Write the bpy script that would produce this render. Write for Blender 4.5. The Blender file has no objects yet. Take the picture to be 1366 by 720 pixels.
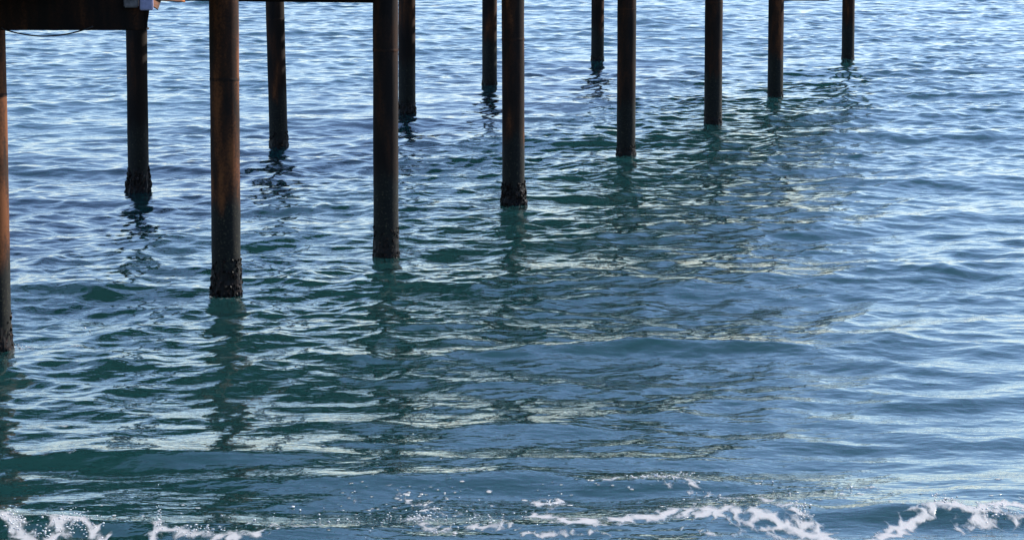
import bpy, bmesh, math, random
import numpy as np
from mathutils import Vector, noise

random.seed(11)
rng = np.random.default_rng(23)
sc = bpy.context.scene
COL = sc.collection

# ------------------------------------------------------------------ camera
F = 4100.0           # focal length in photo pixels (1366 wide)
CAM_H = 4.9
PITCH = math.atan(510.0 / F)
cam_d = bpy.data.cameras.new('camera')
cam_d.sensor_width = 36.0
cam_d.lens = 36.0 * F / 1366.0
cam_d.clip_end = 20000.0
cam = bpy.data.objects.new('camera', cam_d)
COL.objects.link(cam)
cam.location = (0, 0, CAM_H)
cam.rotation_euler = (math.pi / 2 - PITCH, 0, 0)
sc.camera = cam
SP, CP = math.sin(PITCH), math.cos(PITCH)


def ray(px, py):
    a, b = (px - 683.0) / F, (360.0 - py) / F
    return Vector((a, CP + b * SP, -SP + b * CP))


def at_z(px, py, z=0.0):
    d = ray(px, py)
    t = (z - CAM_H) / d.z
    return Vector((d.x * t, d.y * t, z))


def at_y(px, py, y):
    d = ray(px, py)
    t = y / d.y
    return Vector((d.x * t, y, CAM_H + d.z * t))


# ------------------------------------------------------------------ helpers
def tag(o, label=None, cat=None, group=None, kind=None):
    if label: o['label'] = label
    if cat: o['category'] = cat
    if group: o['group'] = group
    if kind: o['kind'] = kind
    return o


def empty(name, loc):
    o = bpy.data.objects.new(name, None)
    o.empty_display_size = 0.2
    COL.objects.link(o)
    o.location = loc
    return o


def link_mesh(name, bm, m, parent=None, smooth=False):
    me = bpy.data.meshes.new(name)
    bmesh.ops.recalc_face_normals(bm, faces=bm.faces[:])
    bm.to_mesh(me)
    bm.free()
    if smooth:
        me.polygons.foreach_set('use_smooth', [True] * len(me.polygons))
    me.materials.append(m)
    o = bpy.data.objects.new(name, me)
    COL.objects.link(o)
    if parent is not None:
        o.parent = parent
    return o


def add_box(bm, c, half, ux=(1, 0, 0), uy=(0, 1, 0), bev=0.0):
    ux, uy = Vector(ux).normalized(), Vector(uy).normalized()
    uz = ux.cross(uy)
    c = Vector(c)
    vs = []
    for sx in (-1, 1):
        for sy in (-1, 1):
            for sz in (-1, 1):
                vs.append(bm.verts.new(c + ux * sx * half[0] + uy * sy * half[1] + uz * sz * half[2]))
    fs = []
    for q in ((0, 1, 3, 2), (4, 6, 7, 5), (0, 4, 5, 1), (2, 3, 7, 6), (0, 2, 6, 4), (1, 5, 7, 3)):
        fs.append(bm.faces.new([vs[i] for i in q]))
    if bev > 0:
        es = list({e for f in fs for e in f.edges})
        bmesh.ops.bevel(bm, geom=es, offset=bev, segments=2, affect='EDGES')


def add_tube(bm, pts, r, seg=10, caps=True):
    rings = []
    n = len(pts)
    for i, p in enumerate(pts):
        p = Vector(p)
        d = (Vector(pts[min(i + 1, n - 1)]) - Vector(pts[max(i - 1, 0)])).normalized()
        a = d.cross(Vector((0, 0, 1)))
        if a.length < 1e-3: a = Vector((1, 0, 0))
        a.normalize()
        b = d.cross(a)
        rr = r[i] if isinstance(r, (list, tuple)) else r
        rings.append([bm.verts.new(p + (a * math.cos(t) + b * math.sin(t)) * rr)
                      for t in [2 * math.pi * k / seg for k in range(seg)]])
    for A, B in zip(rings[:-1], rings[1:]):
        for k in range(seg):
            bm.faces.new((A[k], A[(k + 1) % seg], B[(k + 1) % seg], B[k]))
    if caps:
        bm.faces.new(rings[0][::-1]); bm.faces.new(rings[-1])


def add_ico(bm, c, r, sub=1, squash=(1, 1, 1), jit=0.0):
    g = bmesh.ops.create_icosphere(bm, subdivisions=sub, radius=1.0)
    ax = random.random() * 6.28
    ca, sa = math.cos(ax), math.sin(ax)
    for v in g['verts']:
        k = r * (1 + random.uniform(-jit, jit))
        x, y, z = v.co.x * squash[0] * k, v.co.y * squash[1] * k, v.co.z * squash[2] * k
        v.co = Vector(c) + Vector((x * ca - y * sa, x * sa + y * ca, z))


# ------------------------------------------------------------------ materials
def mat(name):
    m = bpy.data.materials.new(name)
    m.use_nodes = True
    nt = m.node_tree
    return m, nt, nt.nodes['Principled BSDF']


def N(nt, typ, **kw):
    n = nt.nodes.new(typ)
    for k, v in kw.items():
        if k.startswith('i_'):
            n.inputs[int(k[2:])].default_value = v
        else:
            setattr(n, k, v)
    return n


def ramp(nt, fac, stops):
    r = nt.nodes.new('ShaderNodeValToRGB')
    e = r.color_ramp.elements
    e[0].position, e[0].color = stops[0][0], (*stops[0][1], 1)
    e[1].position, e[1].color = stops[-1][0], (*stops[-1][1], 1)
    for p, c in stops[1:-1]:
        x = e.new(p); x.color = (*c, 1)
    nt.links.new(fac, r.inputs[0])
    return r


def mathn(nt, op, a, b=None, c=None, clamp=False):
    n = nt.nodes.new('ShaderNodeMath')
    n.operation = op
    n.use_clamp = clamp
    for i, v in enumerate((a, b, c)):
        if v is None: continue
        if isinstance(v, (int, float)): n.inputs[i].default_value = v
        else: nt.links.new(v, n.inputs[i])
    return n.outputs[0]


def mixc(nt, fac, a, b):
    n = nt.nodes.new('ShaderNodeMix')
    n.data_type = 'RGBA'
    if isinstance(fac, (int, float)): n.inputs[0].default_value = fac
    else: nt.links.new(fac, n.inputs[0])
    for s, v in ((6, a), (7, b)):
        if isinstance(v, tuple): n.inputs[s].default_value = (*v, 1)
        else: nt.links.new(v, n.inputs[s])
    return n.outputs[2]


def rust_material(name, tidal=True, dark=1.0):
    m, nt, b = mat(name)
    L = nt.links.new
    geo = N(nt, 'ShaderNodeNewGeometry')
    oi = N(nt, 'ShaderNodeObjectInfo')
    vm = N(nt, 'ShaderNodeVectorMath', operation='MULTIPLY')
    L(geo.outputs['Position'], vm.inputs[0]); vm.inputs[1].default_value = (1, 1, 0.22)
    n1 = N(nt, 'ShaderNodeTexNoise'); n1.inputs['Scale'].default_value = 5; n1.inputs['Detail'].default_value = 8
    L(vm.outputs[0], n1.inputs['Vector'])
    n2 = N(nt, 'ShaderNodeTexNoise'); n2.inputs['Scale'].default_value = 38; n2.inputs['Detail'].default_value = 6
    L(geo.outputs['Position'], n2.inputs['Vector'])
    s = mathn(nt, 'ADD', mathn(nt, 'MULTIPLY', n1.outputs[0], 0.80), mathn(nt, 'MULTIPLY', n2.outputs[0], 0.20))
    oa = N(nt, 'ShaderNodeAttribute', attribute_type='OBJECT', attribute_name='rust')
    s = mathn(nt, 'ADD', s, oa.outputs['Fac'])
    d = dark
    r = ramp(nt, s, [(0.36, (.007*d, .004*d, .003*d)), (0.46, (.016*d, .008*d, .005*d)),
                     (0.55, (.038*d, .014*d, .006*d)), (0.68, (.15*d, .050*d, .016*d))])
    col = r.outputs[0]
    rough = 0.85
    if tidal:
        sep = N(nt, 'ShaderNodeSeparateXYZ'); L(geo.outputs['Position'], sep.inputs[0])
        z = mathn(nt, 'ADD', sep.outputs[2], mathn(nt, 'MULTIPLY', mathn(nt, 'SUBTRACT', n1.outputs[0], .5), 0.75))
        z = mathn(nt, 'ADD', z, mathn(nt, 'MULTIPLY', mathn(nt, 'SUBTRACT', oi.outputs['Random'], .5), 0.3))
        wet = N(nt, 'ShaderNodeMapRange', interpolation_type='SMOOTHSTEP')
        L(z, wet.inputs[0])
        wet.inputs[1].default_value = 0.92; wet.inputs[2].default_value = 1.22
        wet.inputs[3].default_value = 1; wet.inputs[4].default_value = 0
        alg = ramp(nt, n2.outputs[0], [(0.38, (.0025, .003, .003)), (0.58, (.006, .007, .005)), (0.74, (.05, .045, .026))])
        col = mixc(nt, wet.outputs[0], col, alg.outputs[0])
        rr = mathn(nt, 'SUBTRACT', 0.85, mathn(nt, 'MULTIPLY', wet.outputs[0], 0.20))
        L(rr, b.inputs['Roughness'])
    else:
        b.inputs['Roughness'].default_value = rough
    L(col, b.inputs['Base Color'])
    b.inputs['Specular IOR Level'].default_value = 0.22
    bp = N(nt, 'ShaderNodeBump'); bp.inputs['Strength'].default_value = 0.5; bp.inputs['Distance'].default_value = 0.012
    L(s, bp.inputs['Height']); L(bp.outputs[0], b.inputs['Normal'])
    return m


M_PILE = rust_material('rusty_steel_tube')
M_BEAM = rust_material('dark_rusty_beam', tidal=False, dark=0.42)
M_RUST = rust_material('bright_rust', tidal=False, dark=5.0)


def crust_material():
    m, nt, b = mat('mussel_shells')
    L = nt.links.new
    geo = N(nt, 'ShaderNodeNewGeometry')
    n = N(nt, 'ShaderNodeTexNoise'); n.inputs['Scale'].default_value = 30; n.inputs['Detail'].default_value = 5
    L(geo.outputs['Position'], n.inputs['Vector'])
    r = ramp(nt, n.outputs[0], [(0.40, (.002, .002, .002)), (0.57, (.006, .004, .0035)), (0.66, (.030, .012, .008)), (0.76, (.20, .16, .11))])
    L(r.outputs[0], b.inputs['Base Color'])
    b.inputs['Roughness'].default_value = 0.5
    b.inputs['Specular IOR Level'].default_value = 0.15
    return m


M_CRUST = crust_material()


def paint(name, c, rough=0.45, var=0.25):
    m, nt, b = mat(name)
    L = nt.links.new
    tc = N(nt, 'ShaderNodeNewGeometry')
    n = N(nt, 'ShaderNodeTexNoise'); n.inputs['Scale'].default_value = 22; n.inputs['Detail'].default_value = 6
    L(tc.outputs['Position'], n.inputs['Vector'])
    r = ramp(nt, n.outputs[0], [(0.35, tuple(x * (1 - var) for x in c)), (0.65, tuple(min(1, x * (1 + var * .4)) for x in c))])
    L(r.outputs[0], b.inputs['Base Color'])
    b.inputs['Roughness'].default_value = rough
    return m


M_BLUE = paint('pale_blue_plastic', (.25, .25, .40), .4, .15)
M_GREY = paint('dirty_grey_metal', (.13, .115, .115), .6, .5)
M_CABLE = paint('black_rubber', (.012, .012, .014), .5)
M_WOOD = paint('weathered_boards', (.10, .075, .055), .85, .5)

# ------------------------------------------------------------------ piles
#  waterline x, y in the photo, diameter, crust (height, thickness, lump count), label
PILES = [
    (-7, 466, .362, (.45, .020, 90), 'orange rusted pile cut off by the left picture edge'),
    (302, 392, .355, (.50, .022, 150), 'widest pile standing fully in view, rusty orange side above a black wet foot'),
    (515, 340, .338, (.45, .012, 90), 'thick dark pile with pale barnacle smears near its foot, overlapping the pile behind it'),
    (685, 272, .350, (.42, .034, 190), 'dark middle pile with a lumpy reddish mussel collar at the waterline'),
    (835, 208, .345, (.30, .014, 70), 'slim dark pile with faint red edge, right of the middle pile with the reddish collar'),
    (951, 164, .372, (.30, .010, 50), 'dark pile with bare straight foot, third from the right'),
    (1034, 130, .365, (.25, .010, 40), 'dark pile with a small bracket beside its top edge, second from the right'),
    (1131, 79, .362, (.22, .012, 40), 'rightmost pile, thin and short in view, alone over open water'),
    (185, 256, .338, (.48, .046, 230), 'pile below the end of the black beam, with a bulging mussel collar at its foot'),
    (372, 196, .352, (.36, .016, 80), 'dark brown pile leaning slightly, behind and right of the widest rusty pile'),
    (543, 150, .372, (.34, .020, 80), 'pile half hidden behind the thick dark pile, pale shells at its foot'),
    (653, 113, .372, (.28, .012, 50), 'narrow dark pile just left of the middle pile, standing farther out'),
    (797, 82, .362, (.24, .020, 60), 'farthest thin pile between the middle pile and the slim red edged pile'),
]
GROUP = 'rusty steel piles under the pier'
TOPZ = 3.80
pile_xy = []
RUST = [.11, .075, -.05, -.03, -.05, -.04, -.03, -.02, -.04, -.04, -.05, -.04, -.04]
for (px, py, dia, (ch, ct, cn), label), rust in zip(PILES, RUST):
    p = at_z(px, py, 0)
    pile_xy.append((p.x, p.y))
    root = empty('pier_pile', (p.x, p.y, 0))
    tag(root, label, 'pile', GROUP)
    root.rotation_euler = (random.uniform(-.004, .004), random.uniform(-.003, .003) - (.02 if px == 372 else 0), 0)
    R = dia / 2
    # steel tube
    bm = bmesh.new()
    seg = 40
    zs = list(np.arange(-3.0, 0.0, 0.5)) + list(np.arange(0.0, TOPZ, 0.06)) + [TOPZ]
    off = Vector((p.x * 3.1, p.y * 1.7, 0))
    rings = []
    for z in zs:
        ring = []
        for k in range(seg):
            t = 2 * math.pi * k / seg
            cx, cy = math.cos(t), math.sin(t)
            nn = noise.noise(Vector((cx * 1.6, cy * 1.6, z * 1.4)) + off)
            n2 = noise.noise(Vector((cx * 6, cy * 6, z * 12)) + off)
            r = R + 0.004 * nn + (0.0035 * n2 if z < 1.2 else 0.001 * n2)
            ring.append(bm.verts.new((cx * r, cy * r, z)))
        rings.append(ring)
    for A, B in zip(rings[:-1], rings[1:]):
        for k in range(seg):
            bm.faces.new((A[k], A[(k + 1) % seg], B[(k + 1) % seg], B[k]))
    bm.faces.new(rings[-1])
    link_mesh('shaft', bm, M_PILE, root, smooth=True)['rust'] = float(rust)
    # weld collar
    bm = bmesh.new()
    zc = 2.4 + 0.35 * random.random()
    add_tube(bm, [(0, 0, zc - .02), (0, 0, zc - .012), (0, 0, zc + .012), (0, 0, zc + .02)],
             [R + .001, R + .003, R + .003, R + .001], seg=40, caps=False)
    link_mesh('weld_seam', bm, M_PILE, root, smooth=True)
    # mussels and barnacles
    bm = bmesh.new()
    for i in range(int(cn * 2.6)):
        t = random.random() * 2 * math.pi
        h = random.random() ** 1.5 * ch
        k = 1 - 0.75 * (h / ch)
        if noise.noise(Vector((math.cos(t) * 2, math.sin(t) * 2, h * 5)) + off) < -0.18: continue
        rr = R + ct * k * random.uniform(-0.2, 0.9)
        s = random.uniform(.010, .022) * (0.7 + k * ct / .02 * 0.55)
        add_ico(bm, (rr * math.cos(t), rr * math.sin(t), h - 0.06), s, 1,
                (random.uniform(.7, 1.1), random.uniform(.6, 1), random.uniform(.8, 1.7)), .22)
    # rough skin under the shells
    rings = []
    for j in range(14):
        z = -0.3 + j * (ch + .3) / 13
        ring = []
        for k in range(36):
            t = 2 * math.pi * k / 36
            w = max(0, 1 - (max(z, 0) / ch) ** 0.8)
            nn = noise.fractal(Vector((math.cos(t) * 3, math.sin(t) * 3, z * 9)) + off, 1, 2, 3)
            r = R + .0045 - .02 * max(z, 0) / ch + ct * w * (0.6 + 1.5 * nn)
            ring.append(bm.verts.new((r * math.cos(t), r * math.sin(t), z)))
        rings.append(ring)
    for A, B in zip(rings[:-1], rings[1:]):
        for k in range(36):
            bm.faces.new((A[k], A[(k + 1) % 36], B[(k + 1) % 36], B[k]))
    link_mesh('mussel_crust', bm, M_CRUST, root, smooth=False)

# ------------------------------------------------------------------ pier top
p1, p7 = Vector(pile_xy[1]), Vector(pile_xy[7])
U = (p7 - p1).normalized()                       # along the pier, seaward
V = Vector((-U.y, U.x))                          # across, towards the far row
U3, V3 = Vector((U.x, U.y, 0)), Vector((V.x, V.y, 0))
WID = 6.55
Z3 = Vector((0, 0, 1))


def ibeam(bm, a, b, h, w, tf=0.018, tw=0.014):
    """I section between two points given at the bottom centre line"""
    a, b = Vector(a), Vector(b)
    d = (b - a).normalized()
    s = d.cross(Z3).normalized()
    mid = (a + b) / 2
    ln = (b - a).length / 2
    add_box(bm, mid + Z3 * tf / 2, (ln, w / 2, tf / 2), d, s)
    add_box(bm, mid + Z3 * (h - tf / 2), (ln, w / 2, tf / 2), d, s)
    add_box(bm, mid + Z3 * h / 2, (ln - .001, tw / 2, h / 2 - tf), d, s)


deck = empty('pier_deck', (p1.x, p1.y, 0))
tag(deck, 'weathered boarded pier deck on dark rusted girders, carried by the piles above the water', 'pier deck')
O2 = Vector((p1.x, p1.y, 0))


def W(s, v, z):     # pier coordinates relative to the deck's base
    return U3 * s + V3 * v + Z3 * z


S0, S1 = -10.0, (p7 - p1).length + 0.9
for v in (0.0, 3.3, WID):
    bm = bmesh.new()
    ibeam(bm, W(S0, v, 3.802), W(S1, v, 3.802), 0.28, 0.16)
    link_mesh('girder', bm, M_BEAM, deck)
bm = bmesh.new()
s = S0
while s < S1:
    wv = 0.19
    o = random.uniform(-.03, .03)
    vc, vh = (1.6, 2.1)
    add_box(bm, W(s + wv / 2, vc + o, 4.107 + random.uniform(-.003, .003)), (vh, wv / 2, .022), V3, U3)
    s += wv + 0.035
link_mesh('boards', bm, M_WOOD, deck)

for v in (-.40, 3.60):  # out of frame, guessed and added for its thin dark reflections
    bm = bmesh.new()
    sv = 2.0
    while sv < S1:
        add_box(bm, W(sv, v, 4.13 + .55), (.04, .04, .55))
        sv += 2.0
    for zz in (4.45, 4.80, 5.20):
        add_box(bm, W((2.0 + S1) / 2, v, zz), ((S1 - 2.0) / 2, .045, .03), U3, V3)
    link_mesh('added_railing', bm, M_BEAM, deck)
shl = empty('added_shelter', tuple(O2 + W(20.0, 1.6, 4.13)))  # invented, stands out of view, added to darken the reflections between the piles
tag(shl, 'unseen open slatted frame added on the pier deck, mirrored as dark broken ripples', 'added_shelter')
B0 = W(20.0, 1.6, 4.13)
SL, VL = S1 - 20.6, 2.0
for v in (-1.7, 1.7):
    k = 0.0
    while k <= SL:
        bm = bmesh.new()
        add_box(bm, W(k, v, 1.35), (.06, .06, 1.35), U3, V3)
        link_mesh('post', bm, M_BEAM, shl)
        k += SL / 9
    bm = bmesh.new()
    add_box(bm, W(SL / 2, v, 2.78), (SL / 2 + .3, .05, .08), U3, V3)
    link_mesh('rail', bm, M_BEAM, shl)
bm = bmesh.new()
k = -0.2
while k < SL + .2:
    add_box(bm, W(k, 0, 2.93), (VL + .5, .05, .065), V3, U3)
    k += 0.85
link_mesh('roof_slats', bm, M_WOOD, shl)
# cross beams resting on the pile pairs farther out (out of frame, seen mirrored in the water)
for i in (3, 4, 5, 6, 7):
    q = Vector(pile_xy[i]) - p1
    sv = q.dot(U); vv = q.dot(V)
    bm = bmesh.new()
    a, b = W(sv + .30, vv - .35, 3.40), W(sv + .30, vv + WID + .35, 3.40)
    ibeam(bm, a, b, 0.395, 0.2)
    link_mesh('crossbeam', bm, M_BEAM, deck)

# cross beam seen along the top edge, ends at pile 2
q = Vector(pile_xy[2])
yb = q.y
b0 = at_y(503, 4.0, yb); 
a0 = at_y(-60, -6.0, yb + 1.75)
a0.z = b0.z
cb = empty('steel_beam', tuple(b0)); tag(cb, 'thin dark beam edge along the top, ending at the thick dark pile', 'beam')
bm = bmesh.new()
ibeam(bm, (0, 0, 0), a0 - b0, 0.42, 0.20)
link_mesh('girder', bm, M_BEAM, cb)
bm = bmesh.new()
dd = (a0 - b0).normalized()
add_box(bm, Vector((.012, 0, .2)), (.010, .10, .17), dd, Vector((0, 1, 0)), .002)
link_mesh('end_plate', bm, M_BEAM, cb)

# deep beam at the top left corner
yb = Vector(pile_xy[0]).y - 0.19
e0 = at_y(197, 40, yb); e1 = at_y(-160, 40, yb)
zb = e0.z
fb = empty('steel_beam', (e1.x, yb, zb))
tag(fb, 'deep black beam across the top left corner, above the drooping cable', 'beam')
ln = e0.x - e1.x
bm = bmesh.new()
ibeam(bm, (0, 0, 0), (ln, 0, 0), 0.40, 0.24, 0.02, 0.016)
for k in range(1, 4):
    add_box(bm, (ln * k / 4, .06, .2), (.006, .050, .178))
link_mesh('girder', bm, M_BEAM, fb)
# front channel plate
bm = bmesh.new()
add_box(bm, (ln / 2 - .01, -.128, .203), (ln / 2 - .012, .007, .196), bev=.003)
link_mesh('cover_plate', bm, M_BEAM, fb)
bm = bmesh.new()
# tapered gusset on the end (slanting edge down to the pile behind it)
def loc(px, py, dy=0.0):
    w = at_y(px, py, yb - .12 + dy)
    return w - Vector((e1.x, yb, zb))
g = [loc(190, 40.5), loc(194.5, 40.0), loc(196.5, 30), loc(199, 12), loc(200, -8), loc(190, -8)]
fr = [bm.verts.new(v) for v in g]; bk = [bm.verts.new(v + Vector((0, .02, 0))) for v in g]
bm.faces.new(fr); bm.faces.new(bk[::-1])
for k in range(len(g)):
    bm.faces.new((fr[k], bk[k], bk[(k + 1) % len(g)], fr[(k + 1) % len(g)]))
for v in bm.verts: v.co += Vector((0, .022, 0))
link_mesh('gusset', bm, M_BEAM, fb)
# rusty outrigger arm beyond the end
bm = bmesh.new()
a = loc(203, 2, .10); b = loc(247, -3.0, .25)
nrm = Vector((.35, -.45, .82)); ax_ = (b - a); ax_ = (ax_ - nrm * ax_.dot(nrm) / nrm.length_squared).normalized()
add_box(bm, (a + b) / 2, ((b - a).length / 2, .032, .006), ax_, nrm.cross(ax_), .002)
c = loc(207.5, 4.5, .02)
nrm = Vector((.62, -.45, .64)); ax_ = Vector((.6, .2, -.45)); ax_ = (ax_ - nrm * ax_.dot(nrm) / nrm.length_squared).normalized()
add_box(bm, c + Vector((0, .03, 0)), (.045, .085, .006), ax_, nrm.cross(ax_), .002)
o = link_mesh('rusty_arm', bm, M_RUST, fb)
o['label'] = 'bright orange rusted steel arm'

# boxes fixed on the beam
c = at_y(195.5, 3, yb - .19)
jb = empty('junction_box', tuple(c)); tag(jb, 'pale blue box fixed on the right end of the black beam', 'junction box')
bm = bmesh.new(); add_box(bm, (0, 0, 0), (.068, .030, .085), bev=.008); link_mesh('housing', bm, M_BLUE, jb)
bm = bmesh.new(); add_box(bm, (.0, -.034, 0), (.058, .005, .075), bev=.002); link_mesh('cover', bm, M_BLUE, jb)
c = at_y(175, 1, yb - .18)
gb = empty('metal_clamp', tuple(c)); tag(gb, 'dirty grey clamp on the black beam, left of the pale blue box', 'clamp')
bm = bmesh.new(); add_box(bm, (0, 0, 0), (.076, .028, .072), bev=.012); link_mesh('plate', bm, M_GREY, gb)
for sx in (-.04, .04):
    bm = bmesh.new()
    add_tube(bm, [(sx, -.028, .02), (sx, -.042, .02)], .012, 6)
    link_mesh('bolt', bm, M_GREY, gb)

# drooping cable
pts = []
yc = yb - .16
for t in np.linspace(0, 1, 40):
    px = 2 + 122 * t
    py = 36 + (47.5 - 36) * (1 - (2 * t - 0.94) ** 2) if t > 0 else 36
    pts.append(at_y(px, py + 1.0, yc))
base = pts[0].copy()
bm = bmesh.new()
add_tube(bm, [p - base for p in pts], .0075, 8)
cbl = link_mesh('cable', bm, M_CABLE, None, smooth=True)
cbl.location = base
tag(cbl, 'thin black cable drooping below the deep beam in the top left corner', 'cable')

# small bracket beyond pile 6
q = pile_xy[6]
w0 = at_y(1043, 1.4, q[1]); w1 = at_y(1106, 1.4, q[1])
br = empty('pipe_bracket', tuple(w0)); tag(br, 'thin dark arm at the top edge, fixed to the second pile from the right', 'bracket')
bm = bmesh.new(); add_box(bm, ((w1.x - w0.x) / 2 - .05, 0, .04), ((w1.x - w0.x) / 2 + .05, .04, .04), bev=.005); link_mesh('arm', bm, M_BEAM, br)
bm = bmesh.new()
add_tube(bm, [(-.03, 0, .2), (w1.x - w0.x - .1, 0, .62)][::-1], .02, 8)
add_tube(bm, [(w1.x - w0.x - .1, 0, .06), (w1.x - w0.x - .1, 0, .62)], .02, 8)
link_mesh('stay', bm, M_BEAM, br)

# ------------------------------------------------------------------ water sheet
rows = []
y = 19.5
rows += [-400., -150, -60, -20, -5, 4, 9, 13, 16, 18]
while y < 190:
    rows.append(y)
    y += max(0.020 if y < 27 else 0.028, y * 0.00098 if y > 27 else 0)
while y < 16000:
    rows.append(y); y *= 1.05
rows = np.array(rows)
DT = 0.00058
dense = np.arange(-0.215, 0.2151, DT)
side = [0.225, .25, .3, .4, .6, 1.0, 2.0, 4.0]
cols = np.concatenate([-np.array(side[::-1]), dense, np.array(side)])
ybase = np.maximum(rows, 60.0)
ybase = np.where(rows >= 18, rows, 18.0)
X = ybase[:, None] * cols[None, :] * np.where(np.abs(cols) > 0.22, 1 + 0 * cols, 1)[None, :]
# far side columns reach well out near the camera too
wide = np.abs(cols) > 0.22
X[:, wide] = np.sign(cols[wide])[None, :] * (np.abs(cols[wide])[None, :] * ybase[:, None] + (np.abs(cols[wide]) - 0.215)[None, :] * 60)
Y = np.repeat(rows[:, None], len(cols), 1)
nr, nc = X.shape
dy = np.gradient(rows)
inside = ((np.abs(cols) <= 0.216)[None, :] & (rows > 19.4)[:, None] & (rows < 400)[:, None]).astype(np.float32)
# fade to the edges of the dense part
ft = np.clip((0.215 - np.abs(cols)) / 0.02, 0, 1)[None, :]
fr_ = (np.clip((rows - 19.5) / 1.2, 0, 1) * np.clip((400 - rows) / 200, 0, 1))[:, None]
fade = (ft * fr_).astype(np.float32)
Xf, Yf = X.astype(np.float32), Y.astype(np.float32)


def vnoise(x, y, seed):
    """smooth value noise, vectorised"""
    r = np.random.default_rng(seed)
    tab = r.random((256, 256)).astype(np.float32)
    xi, yi = np.floor(x).astype(int), np.floor(y).astype(int)
    fx, fy = x - xi, y - yi
    fx, fy = fx * fx * (3 - 2 * fx), fy * fy * (3 - 2 * fy)
    g = lambda a, b: tab[a & 255, b & 255]
    return (g(xi, yi) * (1 - fx) + g(xi + 1, yi) * fx) * (1 - fy) + (g(xi, yi + 1) * (1 - fx) + g(xi + 1, yi + 1) * fx) * fy


# the water around the piles is more broken
dp = np.full(X.shape, 1e9, np.float32)
for (ax, ay) in pile_xy:
    dp = np.minimum(dp, np.hypot(Xf - ax, (Yf - ay)))
pier_line = (Xf - p1.x) * V.x + (Yf - p1.y) * V.y        # 0 at near row .. WID at far row
under = np.clip(1 - np.abs(pier_line - 1.0) / 7.0, 0, 1) ** 0.7
patch = vnoise(Xf * .35, Yf * .16, 5)
short_gain = 0.78 + 0.22 * under * (0.8 + patch) + 0.75 * (patch - .5)
long_gain = 0.80 + 0.5 * vnoise(Xf * .12 + 40, Yf * .07, 8)

near = np.clip((Yf - 23.5) / 10.5, 0, 1); near = near * near * (3 - 2 * near)
open_ = np.clip((-pier_line - 6.0) / 4.0, 0, 1)
chop = np.clip(1 - np.abs(pier_line + 2.0) / 6.5, 0, 1) ** .6 * np.clip((Yf - 34) / 8, 0, 1)
short_gain = (short_gain * (0.42 + 0.58 * near) * (1 - 0.36 * open_)).astype(np.float32)
fine_gain = (short_gain + 0.50 * chop * (0.3 + 1.3 * vnoise(Xf * .9, Yf * .4, 19))).astype(np.float32)
long_gain = (long_gain * (0.85 + 0.15 * near) * (1 - 0.25 * open_)).astype(np.float32)
crest_gain = (0.35 + 0.42 * (1 - near)).astype(np.float32)
Z = np.zeros_like(Xf); DX = np.zeros_like(Xf); DY = np.zeros_like(Xf)
MAIN = math.radians(-90 + 9)     # travel direction: to the shore, a little to the right


def add_wave(lam, ang, slope, gain, q=0.75):
    global Z, DX, DY
    k = 2 * math.pi / lam
    A = slope / k
    kx, ky = math.cos(ang) * k, math.sin(ang) * k
    ph = rng.random() * 2 * math.pi
    # filter what the local grid cannot carry
    cell = np.maximum(dy * abs(math.sin(ang)), 0)[:, None] + (ybase * DT * abs(math.cos(ang)))[:, None]
    filt = np.clip((lam / np.maximum(cell, 1e-4) - 2.0) / 1.5, 0, 1).astype(np.float32)
    th = (kx * Xf + ky * Yf + ph).astype(np.float32)
    g = (A * fade * filt) * gain
    Z += g * np.cos(th)
    sn = np.sin(th) * g * q
    DX -= sn * math.cos(ang); DY -= sn * math.sin(ang)


def band(n, l0, l1, rms, spread, gain, q=0.75):
    s = rms * math.sqrt(2.0 / n)
    for i in range(n):
        lam = l0 * (l1 / l0) ** ((i + rng.random()) / n)
        add_wave(lam, MAIN + rng.normal(0, spread), s * rng.uniform(.6, 1.35), gain, q)


band(12, 3.2, 7.5, 0.030, math.radians(18), long_gain)
band(26, 1.3, 3.2, 0.046, math.radians(36), long_gain)
band(44, 0.5, 1.3, 0.086, math.radians(55), 0.5 * long_gain + 0.5 * short_gain)
band(24, 0.8, 2.6, 0.062, math.radians(11), crest_gain)
band(48, 0.22, 0.5, 0.062, math.radians(60), fine_gain)
band(36, 0.11, 0.22, 0.042, math.radians(70), fine_gain)

# sheltered, flatter water right at each pile
calm = (1 - 0.62 * np.exp(-(dp / 1.1) ** 2)).astype(np.float32)
Z *= calm; DX *= calm; DY *= calm
# ripples thrown off by the piles
for (ax, ay) in pile_xy:
    r = np.hypot(Xf - ax, Yf - ay)
    for lam, amp in ((0.42, .005), (0.23, .003)):
        k = 2 * math.pi / lam
        cell = np.maximum(dy, 0)[:, None]
        filt = np.clip((lam / np.maximum(cell, 1e-4) - 2.2) / 2.5, 0, 1)
        Z += (amp * np.exp(-r / 0.8) * np.cos(k * r + rng.random() * 6) * fade * filt).astype(np.float32)


# hand placed swells: (photo x, y of crest centre, half length m, half width m, height m)
for (px, py, hl, hw, hh) in [(250, 612, 1.5, .36, .080), (110, 388, 1.4, .55, .075), (850, 468, 1.3, .34, .06),
                             (60, 700, 1.3, .35, .09), (1260, 492, 1.6, .34, .055), (1180, 412, 1.0, .45, .05),
                             (730, 580, .8, .35, .04), (1250, 540, 1.2, .4, .04), (1240, 690, .9, .3, .05),
                             (900, 650, .8, .3, .05)]:
    w = at_z(px, py)
    ddx = (Xf - w.x) / hl
    bend = 0.10 * np.sin((Xf - w.x) * 1.7 + px)
    ddy = (Yf - w.y - bend) / hw
    Z += (hh * np.exp(-ddx ** 2) * np.exp(-ddy ** 2) * fade).astype(np.float32)

# --------------------------------------------------------------- foam density, on the sheet
zr = np.where(rows > 0, rows, 1)
PYv = lambda yy: 360.0 - F * ((yy * -SP * -1 * 0))  # unused


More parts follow.
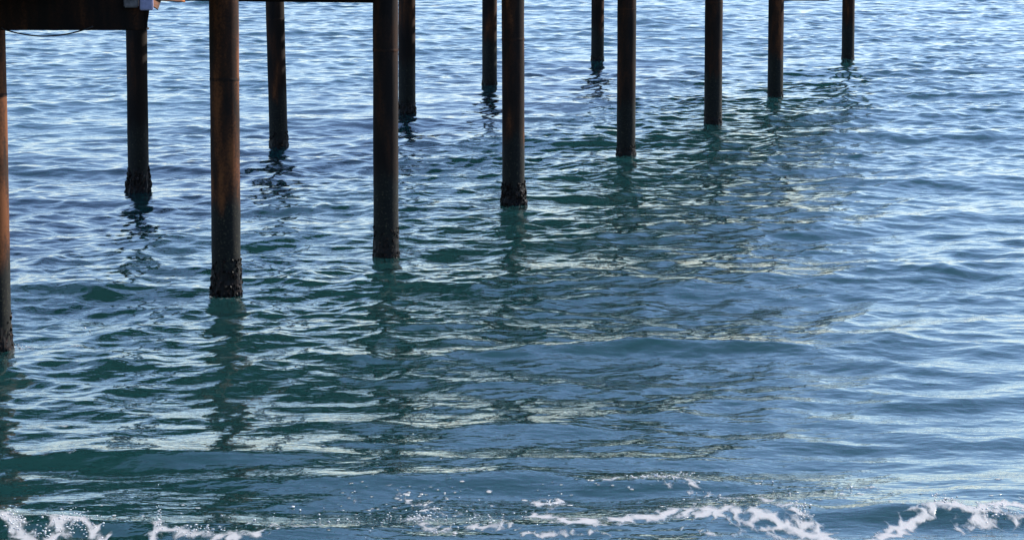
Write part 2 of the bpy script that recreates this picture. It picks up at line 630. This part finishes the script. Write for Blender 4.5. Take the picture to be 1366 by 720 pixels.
def to_px(x, yy, z):
    dz = z - CAM_H
    fwd = yy * CP - dz * SP
    up = yy * SP + dz * CP
    return 683 + F * x / fwd, 360 - F * up / fwd


foam = np.zeros_like(Xf)
STROKES = [
    ([(716, 664), (733, 668), (746, 663)], 7, 1.0), ([(730, 668), (724, 680), (716, 686)], 5, .7),
    ([(714, 685), (760, 697), (800, 701), (850, 691), (900, 686), (960, 688), (1000, 691), (1040, 702), (1090, 714), (1112, 724)], 9, 1.05),
    ([(960, 690), (1010, 704), (1050, 716), (1080, 722)], 8, .75),
    ([(1040, 679), (1062, 685), (1074, 700), (1100, 714)], 8, 1.0), ([(946, 657), (1000, 667), (1045, 680)], 5, .8),
    ([(820, 642), (866, 637), (915, 640), (926, 651)], 6, .85), ([(866, 646), (900, 650), (930, 655)], 4, .7),
    ([(1165, 722), (1225, 698), (1262, 684), (1300, 692), (1345, 684), (1372, 681)], 9, 1.05),
    ([(1235, 688), (1262, 676), (1300, 682), (1368, 678)], 5, .7), ([(1280, 706), (1320, 700), (1368, 702)], 9, .9),
    ([(910, 706), (950, 714), (990, 711)], 6, .75), ([(700, 716), (760, 713), (810, 718)], 6, .8),
    ([(-10, 694), (14, 699), (30, 716), (40, 726)], 10, 1.0), ([(66, 722), (82, 704), (110, 701), (136, 722)], 11, 1.0),
    ([(196, 722), (208, 704), (214, 716), (250, 716), (300, 722), (345, 719)], 8, .95),
    ([(515, 653), (545, 668), (585, 678), (640, 681)], 5, .66), ([(545, 690), (565, 686), (572, 704), (600, 706)], 7, .8),
    ([(625, 702), (655, 706), (690, 706)], 6, .85), ([(330, 706), (380, 711), (425, 708)], 4, .62), ([(365, 711), (400, 714)], 4, .6),
    ([(470, 663), (482, 666)], 4, .7), ([(605, 631), (640, 632)], 3, .75), ([(1080, 664), (1150, 652), (1165, 650)], 4, .55),
    ([(110, 442), (116, 440)], 2, .4), ([(12, 470), (34, 464), (44, 466)], 4, .7), ([(70, 468), (130, 463), (190, 455)], 3, .5),
    ([(90, 614), (130, 607), (200, 598)], 3, .55), ([(10, 566), (60, 564), (100, 566)], 3, .6),
    ([(500, 344), (512, 347), (534, 344)], 4, .5), ([(668, 277), (702, 276)], 3, .5), ([(280, 396), (324, 396)], 4, .55),
    ([(560, 154), (575, 156)], 2, .5),
]
PX, PY = to_px(Xf, np.where(Yf > 15, Yf, 15), np.zeros_like(Xf))
rsel = np.where((rows > 20) & (rows < 110))[0]
r0, r1 = rsel[0], rsel[-1] + 1
sx, sy = PX[r0:r1], PY[r0:r1]
fsub = np.zeros_like(sx)
wob = (vnoise(Xf[r0:r1] * 4, Yf[r0:r1] * 1.2, 31) - .5) * 16
wob2 = (vnoise(Xf[r0:r1] * 9, Yf[r0:r1] * 3, 32) - .5) * 10
for pl, wpx, st in STROKES:
    ys = [q[1] for q in pl]; xs = [q[0] for q in pl]
    ji = np.where((sy[:, 0] < max(ys) + 40) & (sy[:, 0] > min(ys) - 40))[0]
    if not len(ji): continue
    a, b = ji[0], ji[-1] + 1
    qx = sx[a:b] + wob[a:b]; qy = sy[a:b] + wob2[a:b] * .5
    best = np.full(qx.shape, 1e9)
    for (x0, y0), (x1, y1) in zip(pl[:-1], pl[1:]):
        ex, ey = x1 - x0, (y1 - y0) * 1.0
        t = np.clip(((qx - x0) * ex + (qy - y0) * ey) / (ex * ex + ey * ey), 0, 1)
        d = np.hypot((qx - x0 - t * ex) * .55, qy - y0 - t * ey)
        best = np.minimum(best, d)
    fsub[a:b] = np.maximum(fsub[a:b], st * np.exp(-(best / (wpx * 1.3)) ** 1.5))
# loose flecks over the last metres before the shore
sc_ = np.clip((sy - 600) / 110, 0, 1) ** 1.5 * (0.25 + 0.6 * vnoise(Xf[r0:r1] * .9, Yf[r0:r1] * .5, 77)) * 0.62
foam[r0:r1] = np.clip(np.maximum(fsub, sc_), 0, 1.1)
# scattered flecks and bubbles drifting ahead of the breaking edge
FL = [(560, 672, 110, 26, 150), (1000, 668, 150, 22, 110), (640, 704, 80, 10, 70), (380, 706, 60, 8, 40), (800, 650, 140, 24, 50),
      (1200, 665, 120, 24, 45), (160, 690, 140, 18, 40), (700, 610, 330, 30, 22), (560, 662, 40, 10, 40), (1130, 655, 40, 8, 25)]
for (px, py, wx, wy, n) in FL:
    for i in range(n):
        qx, qy = random.gauss(px, wx * .5), random.gauss(py, wy * .6)
        if qy > 735 or qy < 540: continue
        p = at_z(qx, qy)
        rx = random.uniform(.008, .024) * random.choice((.7, 1, 1, 1.6)); ry = rx * random.uniform(.6, 1.1) + .008
        a, b = np.searchsorted(rows, p.y - 3 * ry), np.searchsorted(rows, p.y + 3 * ry)
        c0, c1 = np.searchsorted(cols, (p.x - 3.5 * rx) / p.y), np.searchsorted(cols, (p.x + 3.5 * rx) / p.y)
        e = np.exp(-((Xf[a:b, c0:c1] - p.x) / rx) ** 2 - ((Yf[a:b, c0:c1] - p.y) / ry) ** 2) * random.uniform(.7, 1.25)
        foam[a:b, c0:c1] = np.maximum(foam[a:b, c0:c1], e)
Z += foam * 0.006

Xd, Yd = Xf + DX, Yf + DY
co = np.stack([Xd, Yd, Z], -1).reshape(-1, 3).astype(np.float32)
idx = np.arange(nr * nc).reshape(nr, nc)
quads = np.stack([idx[:-1, :-1], idx[:-1, 1:], idx[1:, 1:], idx[1:, :-1]], -1).reshape(-1, 4)
me = bpy.data.meshes.new('sea_water')
me.vertices.add(len(co)); me.vertices.foreach_set('co', co.ravel())
me.loops.add(quads.size); me.loops.foreach_set('vertex_index', quads.ravel().astype(np.int32))
me.polygons.add(len(quads))
me.polygons.foreach_set('loop_start', np.arange(0, quads.size, 4, dtype=np.int32))
me.polygons.foreach_set('loop_total', np.full(len(quads), 4, np.int32))
me.polygons.foreach_set('use_smooth', np.ones(len(quads), bool))
at = me.attributes.new('foam', 'FLOAT', 'POINT')
at.data.foreach_set('value', foam.ravel().astype(np.float32))
me.update()
me.validate()


def water_material():
    m, nt, b = mat('sea_water')
    L = nt.links.new
    geo = N(nt, 'ShaderNodeNewGeometry')
    fa = N(nt, 'ShaderNodeAttribute', attribute_name='foam')
    # body colour: drifting patches of greener and bluer water
    vm0 = N(nt, 'ShaderNodeVectorMath', operation='MULTIPLY'); L(geo.outputs['Position'], vm0.inputs[0]); vm0.inputs[1].default_value = (.10, .06, .1)
    nb = N(nt, 'ShaderNodeTexNoise'); nb.inputs['Scale'].default_value = 1.0; nb.inputs['Detail'].default_value = 3; L(vm0.outputs[0], nb.inputs['Vector'])
    sep = N(nt, 'ShaderNodeSeparateXYZ'); L(geo.outputs['Position'], sep.inputs[0])
    # shallower, greener water towards the shore
    sh = N(nt, 'ShaderNodeMapRange', interpolation_type='SMOOTHSTEP'); L(sep.outputs[1], sh.inputs[0])
    sh.inputs[1].default_value = 24; sh.inputs[2].default_value = 75; sh.inputs[3].default_value = 0; sh.inputs[4].default_value = 1
    body = mixc(nt, sh.outputs[0], (.006, .026, .028), (.006, .026, .032))
    body = mixc(nt, mathn(nt, 'MULTIPLY', nb.outputs[0], .6), body, (.005, .029, .028))
    # foam mask: lacy, broken
    vm = N(nt, 'ShaderNodeVectorMath', operation='MULTIPLY'); L(geo.outputs['Position'], vm.inputs[0]); vm.inputs[1].default_value = (1, .42, .4)
    w = N(nt, 'ShaderNodeTexNoise'); w.inputs['Scale'].default_value = 6; w.inputs['Detail'].default_value = 6; L(vm.outputs[0], w.inputs['Vector'])
    wv = N(nt, 'ShaderNodeVectorMath', operation='MULTIPLY_ADD')
    L(w.outputs['Color'], wv.inputs[0]); wv.inputs[1].default_value = (.22, .22, 0); L(vm.outputs[0], wv.inputs[2])
    vo = N(nt, 'ShaderNodeTexVoronoi', feature='DISTANCE_TO_EDGE'); vo.inputs['Scale'].default_value = 6.5; L(wv.outputs[0], vo.inputs['Vector'])
    fn = N(nt, 'ShaderNodeTexNoise'); fn.inputs['Scale'].default_value = 15; fn.inputs['Detail'].default_value = 5; fn.inputs['Roughness'].default_value = .55; L(vm.outputs[0], fn.inputs['Vector'])
    cell = mathn(nt, 'MULTIPLY', vo.outputs[0], 2.6, clamp=True)
    thr = mathn(nt, 'ADD', mathn(nt, 'MULTIPLY', fn.outputs[0], .90), mathn(nt, 'MULTIPLY', cell, .62))
    diff = mathn(nt, 'SUBTRACT', fa.outputs['Fac'], thr)
    fm = N(nt, 'ShaderNodeMapRange', interpolation_type='SMOOTHSTEP'); L(diff, fm.inputs[0])
    fm.inputs[1].default_value = -.04; fm.inputs[2].default_value = .44
    fmask = fm.outputs[0]
    col = mixc(nt, fmask, body, (.33, .33, .34))
    L(col, b.inputs['Base Color'])
    b.inputs['IOR'].default_value = 1.333
    b.subsurface_method = 'BURLEY'
    b.inputs['Subsurface Weight'].default_value = 1.0
    b.inputs['Subsurface Radius'].default_value = (.6, 1.0, 1.0)
    b.inputs['Subsurface Scale'].default_value = 7.0
    rr = mathn(nt, 'ADD', mathn(nt, 'MULTIPLY', fmask, .55), .045)
    L(rr, b.inputs['Roughness'])
    # capillary ripples
    vr = N(nt, 'ShaderNodeVectorMath', operation='MULTIPLY'); L(geo.outputs['Position'], vr.inputs[0]); vr.inputs[1].default_value = (.62, 1.0, 1.0)
    n1 = N(nt, 'ShaderNodeTexNoise'); n1.inputs['Scale'].default_value = 7.0; n1.inputs['Detail'].default_value = 3; n1.inputs['Roughness'].default_value = .5; L(vr.outputs[0], n1.inputs['Vector'])
    hgt = mathn(nt, 'ADD', mathn(nt, 'MULTIPLY', n1.outputs[0], 1.0), mathn(nt, 'MULTIPLY', mathn(nt, 'MULTIPLY', fmask, fn.outputs[0]), 1.4))
    bp = N(nt, 'ShaderNodeBump'); bp.inputs['Strength'].default_value = 1.0; bp.inputs['Distance'].default_value = 0.012
    L(hgt, bp.inputs['Height']); L(bp.outputs[0], b.inputs['Normal'])
    return m


me.materials.append(water_material())
sea = bpy.data.objects.new('sea_water', me)
COL.objects.link(sea)
tag(sea, 'rippled blue green sea water with white foam near the shore', 'sea', kind='structure')

# ------------------------------------------------------------------ spray: froth lumps and drops of the breaking edge
M_FOAM, nt, b = mat('white_froth')
b.inputs['Base Color'].default_value = (.55, .56, .57, 1)
b.inputs['Roughness'].default_value = .5
b.inputs['Subsurface Weight'].default_value = 0.0


def water_z(x, yy):
    j = min(max(int(np.searchsorted(rows, yy)), 0), nr - 1)
    i = int(np.argmin(np.abs(X[j] - x)))
    return float(Z[j, i])


bm = bmesh.new()
CL = [(20, 708, 16, 7, 60, .07), (96, 710, 26, 8, 110, .09), (212, 706, 5, 10, 34, .15), (262, 716, 34, 5, 60, .04), (60, 716, 30, 6, 40, .04),
      (562, 692, 14, 8, 40, .05), (885, 641, 34, 5, 50, .04), (1068, 692, 12, 10, 50, .05), (1260, 682, 16, 6, 40, .04), (735, 668, 12, 6, 26, .03),
      (1330, 694, 30, 8, 50, .03), (640, 690, 60, 22, 30, .02), (560, 690, 80, 26, 40, .02), (420, 690, 120, 24, 24, .02), (1000, 655, 120, 16, 22, .02), (26, 464, 8, 3, 12, .03), (116, 440, 6, 3, 3, .02)]
for (px, py, wx, wy, n, up) in CL:
    for i in range(n):
        qx, qy = random.gauss(px, wx * .6), random.gauss(py, wy * .6)
        if qy > 735: continue
        p = at_z(qx, qy)
        h = abs(random.gauss(0, up * .6))
        r = random.uniform(.003, .009) * (1 if h < .06 else .7)
        z = water_z(p.x, p.y)
        add_ico(bm, (p.x, p.y, z + h * .9 + r * .3), r, 1, (random.uniform(1, 2.2), random.uniform(.8, 1.4), random.uniform(.6, 1)), .2)
sp = link_mesh('sea_spray', bm, M_FOAM, None, smooth=True)
tag(sp, 'white froth and drops thrown up by small waves breaking along the bottom edge', 'spray', kind='stuff')

# ------------------------------------------------------------------ light
SUN_AZ, SUN_EL = math.radians(57), math.radians(38)     # azimuth from +Y towards +X
w = bpy.data.worlds.new('World')
sc.world = w
w.use_nodes = True
nt = w.node_tree
sky = nt.nodes.new('ShaderNodeTexSky')
sky.sky_type = 'NISHITA'
sky.sun_disc = False
sky.sun_elevation = SUN_EL
sky.sun_rotation = SUN_AZ
sky.air_density = 1.0
sky.dust_density = 0.2
sky.ozone_density = 3.0
bg = nt.nodes['Background']
bg.inputs[1].default_value = 0.115
tint = nt.nodes.new('ShaderNodeMix')
tint.data_type = 'RGBA'; tint.blend_type = 'MULTIPLY'
tint.inputs[0].default_value = 1.0
tint.inputs[7].default_value = (.975, .985, 1.075, 1)      # cool camera white balance
nt.links.new(sky.outputs[0], tint.inputs[6])
nt.links.new(tint.outputs[2], bg.inputs[0])
sun_d = bpy.data.lights.new('sun', 'SUN')
sun_d.energy = 5.0
sun_d.angle = math.radians(0.53)
sun_d.color = (1.0, .93, .82)
sun = bpy.data.objects.new('sun', sun_d)
COL.objects.link(sun)
dirv = Vector((math.sin(SUN_AZ) * math.cos(SUN_EL), math.cos(SUN_AZ) * math.cos(SUN_EL), math.sin(SUN_EL)))
sun.rotation_euler = dirv.to_track_quat('Z', 'Y').to_euler()
sun.location = (20, 20, 30)

vs = sc.view_settings
vs.view_transform = 'Standard'
vs.look = 'None'
vs.exposure = 0.96
vs.gamma = 1.0
vs.use_curve_mapping = False
sc.cycles.max_bounces = 6
